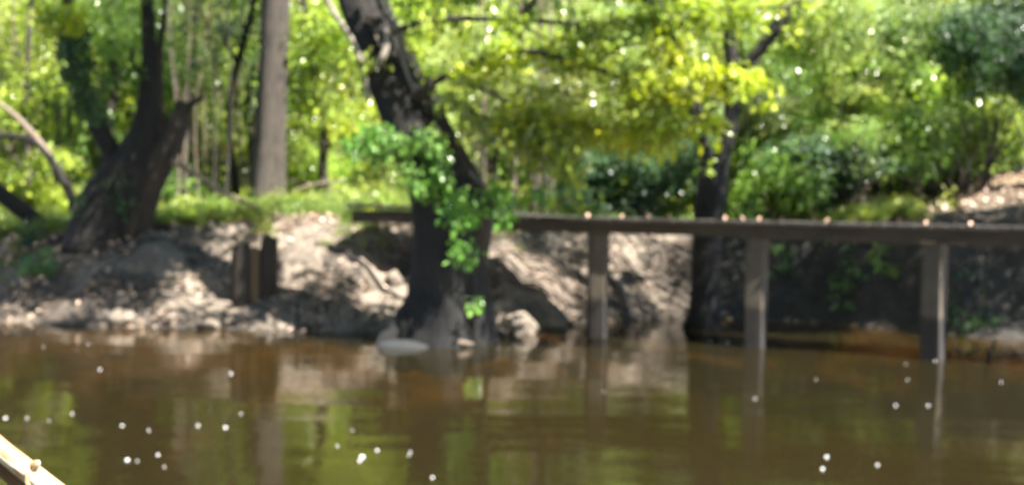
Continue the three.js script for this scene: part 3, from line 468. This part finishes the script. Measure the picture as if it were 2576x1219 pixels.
const B = [
  // right-hand slope
  [2000, 120, 17.5, 1.5, 1.1, 'pale green shrub crown above the right half of the walkway, nearest the fork', G.pale, 620],
  [2180, 180, 17.5, 1.4, 1.0, 'sunlit feathery shrub over the middle of the right slope', G.pale, 620],
  [2330, 250, 18, 1.3, .9, 'bright lime shrub on the right slope above the dead brush', G.lime, 600],
  [2060, 340, 17, 1.1, .8, 'yellow-green shrub low on the right slope beside the forked tree', G.olive, 520],
  [2200, 60, 19, 1.6, .9, 'high pale shrub at the top of the right slope', G.pale, 560],
  [2420, 80, 18.5, 1.3, 1.0, 'mottled green shrub near the top right corner', G.mid, 520],
  [2510, 330, 17.5, 1.0, .8, 'lime shrub overhanging the sandy mound', G.lime, 420],
  [2240, 380, 16.6, .9, .5, 'leafy low shrub just above the dead brush', G.mid, 340],
  [1940, 450, 16.2, .7, .5, 'fresh green shrub behind the walkway right of the forked tree', G.mid, 230],
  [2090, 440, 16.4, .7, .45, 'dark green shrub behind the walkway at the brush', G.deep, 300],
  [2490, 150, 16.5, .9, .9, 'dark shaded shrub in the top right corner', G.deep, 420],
  // middle
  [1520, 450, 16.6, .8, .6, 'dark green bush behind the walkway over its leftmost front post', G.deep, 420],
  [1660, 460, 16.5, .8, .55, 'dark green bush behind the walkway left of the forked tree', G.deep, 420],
  [1560, 300, 18.5, 1.2, .8, 'pale yellow-green shrub in the gap left of the fork', G.pale, 480],
  [1720, 380, 18, .8, .6, 'lime shrub seen between the fork and the dark bushes', G.lime, 320],
  [1300, 400, 17.5, .9, .6, 'pale twiggy shrub right of the leaning tree', G.pale, 260],
  [1420, 180, 18, 1.4, .9, 'pale shrub crown behind the overhanging boughs', G.pale, 480],
  [1850, 360, 19, 1.1, .8, 'sunlit shrub directly behind the right fork', G.lime, 420],
  // left
  [30, 430, 20, 1.3, .9, 'bright lime shrub at the left edge behind the arched sapling', G.mid, 330],
  [120, 470, 19, .8, .5, 'lime undergrowth shrub under the arched branches', G.lime, 320],
  [220, 380, 21, 1.3, .9, 'sunlit shrub between ivy-clad stem and main stem', G.lime, 420],
  [80, 200, 23, 1.8, 1.3, 'tall bright thicket at the upper left edge', G.lime, 620],
  [430, 440, 19.5, .8, .5, 'green shrub behind the broken stem', G.mid, 260],
  [520, 380, 24, 1.5, .9, 'greyish twiggy thicket between broken stem and dark sapling', G.dry, 300],
  [640, 250, 22, 1.0, .9, 'green thicket behind the dark sapling', G.mid, 360],
  [800, 300, 24, 1.5, 1.1, 'bright thicket between straight and leaning trees', G.lime, 520],
  [880, 420, 21, 1.0, .5, 'lime shrub on the bank top left of the leaning tree', G.lime, 340],
  [760, 420, 22, .8, .5, 'yellow-green shrub right of the foot of the straight tree', G.olive, 240],
  [330, 130, 21, 1.5, .9, 'leafy thicket behind the upper stems of the many-stemmed tree', G.mid, 460],
  [970, 180, 23, 1.4, 1.1, 'bright thicket seen right behind the leaning trunk', G.lime, 440],
];
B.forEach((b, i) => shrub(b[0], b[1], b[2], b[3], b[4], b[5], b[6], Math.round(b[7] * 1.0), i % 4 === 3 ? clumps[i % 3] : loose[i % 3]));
{ // dead brush at the right, bare twigs
  const r = rngOf(301), c = hit(2290, 540), root = thing('dead_brush', 'tangle of bare brown twigs behind the right part of the walkway', 'brush', c);
  for (let i = 0; i < 90; i++) { const a = at(2040 + 420 * r(), 545, 15.8 + 1.4 * r()), b = gp(a.x, -a.z), l = .4 + .9 * r(), dx = (r() - .5) * 1.2, q = b.clone().add(V(dx, l, (r() - .5) * .5)); part('twig', tube([b, b.clone().lerp(q, .5).add(V((r() - .5) * .2, .05, 0)), q], [.016 * (.5 + r()), .011, .004], { seg: 5, step: .2, seed: i }), i % 3 ? M.barkBrown : M.deadWood, root); }
  scatter('foliage', root, root, fines[1], cloud([{ c: at(2250, 470, 16.5), r: [1.3, .4, .6] }], 130, r, { gap: 0 }), tint(G.dry), r);
}
[[500, 19, 70, 14, 'curtain of pale hanging vines between broken stem and dark sapling'], [620, 20, 40, 8, 'pale hanging vines close left of the straight tree'], [120, 20, 130, 16, 'thin hanging vines behind the arched sapling'], [290, 21, 60, 9, 'thin hanging vines seen between the stems at left'], [1290, 15.5, 90, 12, 'pale hanging vines right of the leaning tree'], [1420, 16.5, 60, 8, 'thin hanging vines behind the overhanging boughs'], [830, 22, 90, 10, 'thin hanging vines left of the leaning trunk']].forEach(([x, d, w, n, label], i) => {
  const r = rngOf(330 + i), b = gp(at(x, 500, d).x, d), root = thing('hanging_vines', label, 'vines', b);
  for (let k = 0; k < n; k++) { const a = x + (r() - .5) * 2 * w, z = d + (r() - .5) * 1.6, q = at(a, 480, z), g = gp(q.x, z, -.02), h = at(a + (r() - .5) * 60, -60 - 200 * r(), z); part('vine', tube([g, V(mix(g.x, h.x, .3) + .3 * (r() - .5), mix(g.y, h.y, .35), g.z), V(mix(g.x, h.x, .7) + .3 * (r() - .5), mix(g.y, h.y, .7), g.z), h], [.012 + .014 * r(), .012 + .01 * r(), .012, .01], { seg: 6, step: .2, seed: k }), k % 3 ? M.deadWood : M.barkThin, root); }
});
{ // the mass of the wood farther back
  const r = rngOf(401), spots = [];
  for (let i = 0; i < 120000; i++) { const d = 24 + 30 * Math.pow(r(), .8), x = (r() - .5) * 2 * (d * .62 + 4), g = groundAt(x, d), y = g + Math.pow(r(), 1.15) * (6.5 + (d - 22) * .42); if (noise(x * .33, y * .4, d * .33) + .5 * noise(x * 1.1, y * .8, d * 1.1) < -.16) continue; spots.push({ p: V(x, y, -d), s: .9 + .9 * r() }); }
  const m = scatter('distant_woods', null, null, far[0], spots, (p, q) => { const n = noise(p.x * .25, p.y * .3, p.z * .25), base = n > .12 ? G.lime : n > -.12 ? G.pale : G.mid, k = .75 + .5 * q(); return lin(base[0] * k, base[1] * k, base[2] * k); }, r);
  m.userData = { kind: 'stuff', label: 'dense sunlit wood far behind the bank', category: 'woods' };
  const near = []; for (let i = 0; i < 20000; i++) { const d = -8 - 12 * r(), x = (r() - .5) * 70, y = .3 + 14 * Math.pow(r(), .9); if (noise(x * .3, y * .3, d * .3) < -.2) continue; near.push({ p: V(x, y, -d), s: 1.2 + r() }); }
  const o = scatter('opposite_woods', null, null, far[1], near, tint(G.mid, .3), r); o.userData = { kind: 'stuff', label: 'wood on the opposite bank behind the viewer', category: 'woods' };
  const trunks = []; const rr = rngOf(402);
  for (let i = 0; i < 46; i++) { const d = 25 + 22 * rr(), x = (rr() - .5) * 2 * (d * .5), b = gp(x, d, -.2), l = (rr() - .5) * 1.6, h = 7 + 6 * rr(), w = .05 + .09 * rr(); trunks.push(tube([b, V(x + l * .3 + .2 * (rr() - .5), b.y + h * .4, -d), V(x + l, b.y + h, -d)], [w * 1.3, w, w * .5], { seg: 7, step: .5, seed: i })); }
  const t = shade(new THREE.Mesh(mergeGeometries(trunks), M.barkThin)); t.name = 'distant_trunks'; t.userData = { kind: 'stuff', label: 'grey trunks of the far wood', category: 'woods' }; scene.add(t);
}
// ---------------------------------------------------------------- on the bank
{ // hollow broken stump
  const r = rngOf(501), b = hit(640, 738), D = -b.z, root = thing('hollow_stump', 'broken hollow stump of dark upright slabs on the sandy bank', 'stump', b), R = px(92, D), H = 142 * D / FOCAL;
  const n = 11;
  for (let i = 0; i < n; i++) {
    const a = i / n * 6.283 + .2, w = R * 2 * Math.PI / n * (.95 + .25 * r()), h = H * (.82 + .25 * r()) * (Math.sin(a) < -.5 ? .8 : 1), th = .035 + .03 * r();
    const s = new THREE.Shape(); s.moveTo(-w * .55, -.15); s.lineTo(w * .55, -.15); s.lineTo(w * .5, h * .5); s.lineTo(w * (.42 + .1 * r()), h * (.88 + .08 * r())); s.lineTo(w * .2, h * (.95 + .05 * r())); s.lineTo(-w * .1 * r(), h * (.86 + .1 * r())); s.lineTo(-w * .3, h); s.lineTo(-w * .46, h * (.8 + .1 * r())); s.lineTo(-w * .52, h * .5); s.closePath();
    const g = new THREE.ExtrudeGeometry(s, { depth: th, bevelEnabled: true, bevelSize: .008, bevelThickness: .008, bevelSegments: 1, steps: 1 });
    const uv = g.attributes.uv; for (let k = 0; k < uv.count; k++) uv.setXY(k, uv.getX(k) * 1.4 + i * .21, uv.getY(k) * .8);
    const k = .88 + .24 * r(); g.translate(0, 0, R * k); g.rotateY(a + (r() - .5) * .3); g.translate(b.x, b.y, b.z); part('slab', g, i === 0 || i === 9 ? M.stumpSunlit : M.stump, root);  // two front slabs have sunlight put into a lighter wood colour
  }
}
{ const p = at(745, 860, 12.15); const t = thing('stake', 'thin dark stake standing at the water edge below the stump', 'stake', V(p.x, -.2, p.z)); part('shaft', tube([V(p.x, -.3, p.z), V(p.x + .01, .15, p.z), at(747, 760, 12.15)], [.026, .024, .018], { seg: 9, step: .05, seed: 3 }), M.barkDark, t); }
// fallen branches lying about
const fallen = [
  [[[430, 402, 14.6], [470, 425, 14.7], [520, 458, 14.9], [560, 485, 15.1], [602, 502, 15.3], [640, 522, 15.5]], 15, 'pale crooked fallen branch leaning against the foot of the straight tree', M.deadWood],
  [[[725, 452, 19], [800, 470, 19], [880, 486, 19], [960, 492, 19]], 9, 'long pale fallen branch right of the straight tree', M.deadWood],
  [[[740, 480, 18.5], [800, 462, 18.5], [870, 455, 18.5]], 7, 'thin pale fallen branch crossing the longer one on the bank top', M.deadWood],
];
fallen.forEach(([p, w, label, m], i) => { const P = p.map(q => at(...q)), b = P[P.length - 1]; const t = thing('fallen_branch', label, 'branch', b); part('limb', tube(P, P.map((_, k) => px(w, p[0][2]) * (1 - .05 * k)), { seg: 8, step: .07, seed: i, rough: .12 }), m, t); });
const lay = [ // lying on the slope: two ends in the photograph, followed over the ground
  [95, 775, 270, 715, 11, 'weathered branch lying low on the shaded left bank'], [0, 660, 140, 560, 30, 'sunlit root-like log lying up the far left bank'], [30, 760, 110, 640, 10, 'thin stick lying on the far left bank above the fern'], [740, 700, 960, 800, 12, 'pale root running down the bank right of the stump'], [800, 610, 1000, 700, 14, 'pale root running across the bank toward the leaning tree'], [760, 780, 930, 745, 9, 'thin stick on the sand left of the leaning tree'], [870, 640, 1020, 760, 16, 'dark root curving down to the leaning tree'], [1260, 640, 1420, 700, 12, 'pale root across the bank right of the leaning tree'], [1400, 640, 1480, 740, 12, 'pale root sloping down beside the leftmost front post'], [1540, 690, 1700, 640, 9, 'thin bare branch on the bank behind the walkway'],
];
lay.forEach(([x0, y0, x1, y1, w, label], i) => { const r = rngOf(600 + i), P = [], a = hit(x0, y0), b = hit(x1, y1), n = 9, rad = px(w, 13.4); for (let k = 0; k <= n; k++) { const t = k / n, x = mix(a.x, b.x, t) + .05 * (r() - .5), d = mix(-a.z, -b.z, t) + .05 * (r() - .5); P.push(gp(x, d, rad * .45 + .015 * r())); } const t = thing('bank_root', label, 'root', P[4]); part('limb', tube(P, P.map((_, k) => rad * (1 - .06 * k)), { seg: 8, step: .05, seed: i, rough: .14 }), i === 6 ? M.barkDark : M.deadWood, t); });
{ // exposed roots under the walkway
  const r = rngOf(620), c = hit(1620, 700), root = thing('root_tangle', 'tangle of exposed pale roots on the bank under the walkway', 'roots', c);
  for (let i = 0; i < 60; i++) { const a = hit(1240 + 500 * r(), 610 + 130 * r()), ang = -1.1 + 1.6 * r(), l = .3 + .6 * r(), P = []; for (let k = 0; k < 6; k++) { const t = k / 5, x = a.x + Math.cos(ang) * l * t + .06 * (r() - .5), d = -a.z + Math.sin(ang) * l * t * .7; if (d < shoreAt(x)) break; P.push(gp(x, d, .02 + .07 * r() * Math.sin(t * 3.14))); } if (P.length > 2) part('root', tube(P, P.map((_, k) => .016 * (.5 + r()) * (1 - .12 * k)), { seg: 6, step: .06, seed: i }), i % 3 ? M.deadWood : M.barkBrown, root); }
}
// clods and stones at the foot of the bank
const clods = [[1305, 815, 88, 66, 'large pale sunlit clod at the waterline right of the leaning tree', M.clod], [1245, 800, 40, 80, 'upright pale knob of root beside the leaning tree', M.clod], [1395, 815, 56, 44, 'pinkish clod between the large pale clod and the post', M.clod], [1225, 850, 30, 20, 'small pale clod in the water at the foot of the leaning tree', M.clod], [1265, 765, 36, 34, 'pale clod above the large one right of the leaning tree', M.clod], [880, 790, 44, 30, 'rounded pale clod on the sand left of the leaning tree', M.clod], [930, 810, 36, 26, 'small pale clod close left of the leaning tree', M.clod], [990, 700, 40, 40, 'sunlit clod high on the bank beside the leaning tree', M.clod], [520, 815, 60, 24, 'low pale clod at the waterline below the shaded bank', M.clod], [300, 800, 70, 50, 'pink-grey clod at the waterline of the left bank', M.clod]];
clods.forEach(([x, y, w, h, label, m], i) => { let b = hit(x, y + h * .3, 20); const p = V(b.x, Math.max(b.y, -.02), b.z), D = -p.z, rx = px(w, D), ry = px(h, D); const t = thing('bank_clod', label, 'clod', p); p.y += ry * .45; part('lump', lump(p, [rx, ry, rx * .8], i * 3.3, .45), m, t); });
{ const p = at(1010, 868, 11.45); p.y = 0; const t = thing('grey_rock', 'low smooth grey rock in the water against the leaning tree', 'rock', p); part('lump', lump(V(p.x, -.03, p.z), [.30, .10, .16], 7, .12), M.rock, t); const q = at(1140, 866, 11.5); q.y = 0; const u = thing('driftwood', 'pale driftwood piece lying in the water before the leaning tree', 'driftwood', q); part('limb', tube([at(1085, 862, 11.5), at(1130, 857, 11.45), at(1190, 866, 11.5)], [.02, .03, .018], { seg: 9, step: .03, seed: 2, rough: .15 }), M.deadWood, u); }
{ // drift twigs at the right
  const r = rngOf(640), p = at(2490, 895, 11.6); p.y = 0; const t = thing('drift_twigs', 'small heap of bare twigs breaking the water at the right edge', 'twigs', p);
  for (let i = 0; i < 22; i++) { const a = V(p.x + (r() - .42) * 1.0, -.03, p.z + (r() - .5) * .3), b = a.clone().add(V((r() - .5) * .4, .06 + .1 * r(), (r() - .5) * .15)); part('twig', tube([a, a.clone().lerp(b, .5).add(V(0, .02, 0)), b], [.012, .01, .006], { seg: 6, step: .06, seed: i }), i % 3 ? M.deadWood : M.barkBrown, t); }
  const s = at(2490, 925, 11.2); const k = thing('snag', 'thin forked dark snag poking from the water at the right', 'snag', V(s.x, -.1, s.z)); part('stem', tube([V(s.x - .05, -.2, s.z), V(s.x, .03, s.z), V(s.x + .07, .22, s.z - .03)], [.02, .018, .008], { seg: 7, step: .04 }), M.barkBrown, k); part('branch', tube([V(s.x, .03, s.z), V(s.x - .06, .12, s.z)], [.012, .006], { seg: 6, step: .04 }), M.barkBrown, k);
}
// ---- low plants
function plant(x, y, n, sp, label, color, geo) { const r = rngOf(Math.round(x + y * 3)), b = hit(x, y), t = thing('low_plant', label, 'plant', b), spots = []; for (let i = 0; i < n; i++) { const q = gp(b.x + (r() - .5) * sp, -b.z + (r() - .5) * sp, .05 + .22 * r()); spots.push({ p: q, s: .6 + .5 * r() }); } part('stem', tube([b.clone().add(V(0, -.03, 0)), b.clone().add(V(.02, .12, .02)), b.clone().add(V(.05, .24, .03))], [.008, .006, .003], { seg: 5, step: .06 }), M.barkThin, t); scatter('leaves', t, t, geo, spots, tint(color), r); }
plant(95, 690, 16, .35, 'bright green leafy plant low on the left bank', [.11, .24, .05], ivies[0]);
plant(75, 620, 12, .4, 'dark green leafy plant on the far left bank', G.deep, ivies[1]);
plant(650, 590, 8, .3, 'small green sprig just above the stump', G.lime, clumps[1]);
plant(940, 560, 7, .3, 'lone lime sprig below the landing end of the walkway', G.yellow, clumps[2]);
plant(1260, 590, 14, .5, 'low green plant on the bank right of the leaning tree', G.olive, clumps[0]);
plant(1945, 660, 16, .4, 'fresh green leaves beside the middle post under the walkway', [.10, .22, .04], ivies[0]);
plant(2130, 745, 14, .4, 'green leafy weed at the waterline between middle and right posts', [.10, .2, .04], ivies[1]);
plant(2210, 700, 10, .4, 'dim green weed under the right part of the walkway', G.mid, ivies[0]);
plant(2440, 800, 20, .6, 'dark waterside weed right of the right post', G.deep, ivies[1]);
{
  const r = rngOf(701), grass = [], bits = [];
  for (let i = 0; i < 60000 && grass.length < 9000; i++) { const x = -9 + 19 * r(), d = 13 + 10 * r(), s = d - shoreAt(x), t = s / table(WIDE, x), n = fbm(x * .7, d * .7, 30, 3); const k = t > .95 ? .2 + 1.8 * n : t > .35 ? -.15 + 1.6 * n * t : -1; if (x > 5.6 && d < 19) continue; if (r() > k) continue; grass.push({ p: gp(x, d, -.01), s: t > .95 ? .7 + .7 * r() : .4 + .4 * r() }); }
  const g = scatter('grass', null, null, tufts[0], grass, tint([.20, .28, .05], .25), r, .3); g.userData = { kind: 'stuff', label: 'short sunlit grass and seedlings on top of the bank', category: 'grass' };
  const cover = []; for (let i = 0; i < 30000 && cover.length < 3600; i++) { const x = -12 + 24 * r(), d = 15 + 12 * r(), t = (d - shoreAt(x)) / table(WIDE, x); if (t < 1.02 || fbm(x * .5, d * .5, 44, 3) < -.08 || (x > 6.2 && d < 19)) continue; cover.push({ p: gp(x, d, .05 + .2 * r() + .02 * (d - 15)), s: .6 + .5 * r() }); }
  const c = scatter('undergrowth', null, null, clumps[1], cover, tint(G.lime, .3), r, .8); c.userData = { kind: 'stuff', label: 'low green undergrowth on the forest floor', category: 'undergrowth' };
  for (let i = 0; i < 26000; i++) { const x = -8 + 17 * r(), d = 12.4 + 7.5 * r(), s = d - shoreAt(x); if (s < .06 || (x > 2.2 && x < 6.9 && s < table(WIDE, x) && r() < .93)) continue; if (fbm(x * 1.1, d * 1.1, 50, 3) < -.02 + .25 * r() - .3 * sm(1.5, 3, s)) continue; bits.push({ p: gp(x, d, .008 + .02 * r()), s: .5 + .9 * r() }); }
  const lg = leafShape(.075, .022, .012, -.02); lg.setAttribute('color', new THREE.Float32BufferAttribute(Array(21).fill(1), 3));
  const l = scatter('leaf_litter', null, null, lg, bits, (p, q) => { const k = q(), c = k < .4 ? [.42, .30, .235] : k < .75 ? [.26, .18, .12] : [.52, .41, .33], m = .7 + .5 * q(); return lin(c[0] * m, c[1] * m, c[2] * m); }, r, .9, M.litter); l.userData = { kind: 'stuff', label: 'dry brown leaf litter strewn over the bank', category: 'leaf litter' };
}
// ---------------------------------------------------------------- foam flecks on the river
{
  const F = [[12, 1052], [66, 1052], [122, 1058], [180, 1041], [306, 1071], [373, 1083], [497, 1071], [566, 1076], [606, 1041], [319, 1158], [344, 1160], [396, 1145], [412, 1175], [886, 1083], [848, 1122], [910, 1150], [904, 1160], [948, 1134], [1032, 1138], [1028, 1146], [1088, 1202], [1515, 848], [1832, 861], [1788, 860], [2054, 954], [2284, 956], [2280, 916], [2254, 1020], [1900, 1004], [2354, 908], [2520, 962], [2070, 1180], [2208, 1170], [2080, 1150], [108, 872], [222, 866], [250, 930], [580, 940], [1520, 985], [2336, 1020]];
  const r = rngOf(801), geoV = [0, 1, 2].map(k => { const g = lump(V(0, 0, 0), [1, .55, 1], k * 4.1 + 1, .16, 2); return g; });
  F.forEach(([x, y], i) => { const v = at(x, y, 1).sub(camera.position), t = -camera.position.y / v.y, p = camera.position.clone().addScaledVector(v, t); const m = shade(new THREE.Mesh(geoV[i % 3], M.foam)); m.name = numbered('foam_fleck'); m.position.set(p.x, .004, p.z); m.scale.setScalar(i === 21 || i === 22 || i === 15 ? .014 : .0045 + .0065 * r()); m.rotation.y = r() * 6; const z = i === 21 ? ['white foam caught against the foot of the leftmost front post'] : i === 22 ? ['brightest foam fleck, on the water below the forked tree'] : i === 23 ? ['faint foam fleck beside the brightest one below the forked tree'] : i === 28 ? ['foam fleck on the dark reflection of the middle post'] : i === 38 ? ['foam fleck on the dark reflection of the leftmost front post'] : i === 39 || i === 29 ? ['foam fleck on the reflection of the right post', 'foam flecks below the right post'] : i < 9 ? ['foam fleck in the long loose row across the left water', 'row of foam flecks at left'] : i < 13 ? ['foam fleck in the small cluster nearest the bleached stick', 'cluster of foam flecks at lower left'] : i < 21 ? ['foam fleck in the scattered cluster below the leaning tree', 'cluster of foam flecks at lower middle'] : i >= 34 && i < 38 ? ['dim foam fleck close under the shaded left bank', 'dim foam flecks under the left bank'] : i >= 31 && i < 34 ? ['foam fleck near the bottom edge at right', 'foam flecks at lower right'] : ['foam fleck on the green water around the right post', 'foam flecks around the right post'];
    m.userData = { label: z[0], category: 'foam' }; if (z[1]) m.userData.group = z[1]; scene.add(m); });
}
// ---------------------------------------------------------------- the pale stick close to the camera
{
  const a = at(-420, 760, 1.5), b = at(0, 1128, 1.52), c = at(120, 1222, 1.53), e = V(.62, -.3, -1.62);
  const root = thing('bleached_stick', 'bleached peeling stick slanting through the bottom left corner close by', 'stick', V(e.x, -.3, e.z));
  part('shaft', tube([a, at(-200, 950, 1.51), b, at(60, 1176, 1.525), c, at(260, 1335, 1.54), c.clone().lerp(e, .5), e], [.010, .0125, .0135, .0145, .0145, .0145, .016, .018], { seg: 20, step: .012, rough: .05, seed: 6, vScale: 2 }), M.stick, root);
  part('knot', tube([at(80, 1178, 1.525), at(90, 1166, 1.516), at(95, 1161, 1.513)], [.009, .006, .003], { seg: 10, step: .004, seed: 2 }), M.stick, root);
  part('peeling_bark', tube([at(62, 1178, 1.505), at(68, 1196, 1.500), at(66, 1212, 1.498), at(74, 1224, 1.497)], [.0035, .003, .0028, .0024], { seg: 8, step: .004, seed: 4 }), M.stick, root);
  part('bark_strip', tube([at(-180, 1010, 1.522), at(-10, 1166, 1.535), at(60, 1228, 1.54), at(140, 1290, 1.545)], [.008, .010, .010, .009], { seg: 12, step: .015, seed: 8, rough: .12 }), M.stickBark, root);
}
renderer.render(scene, camera);
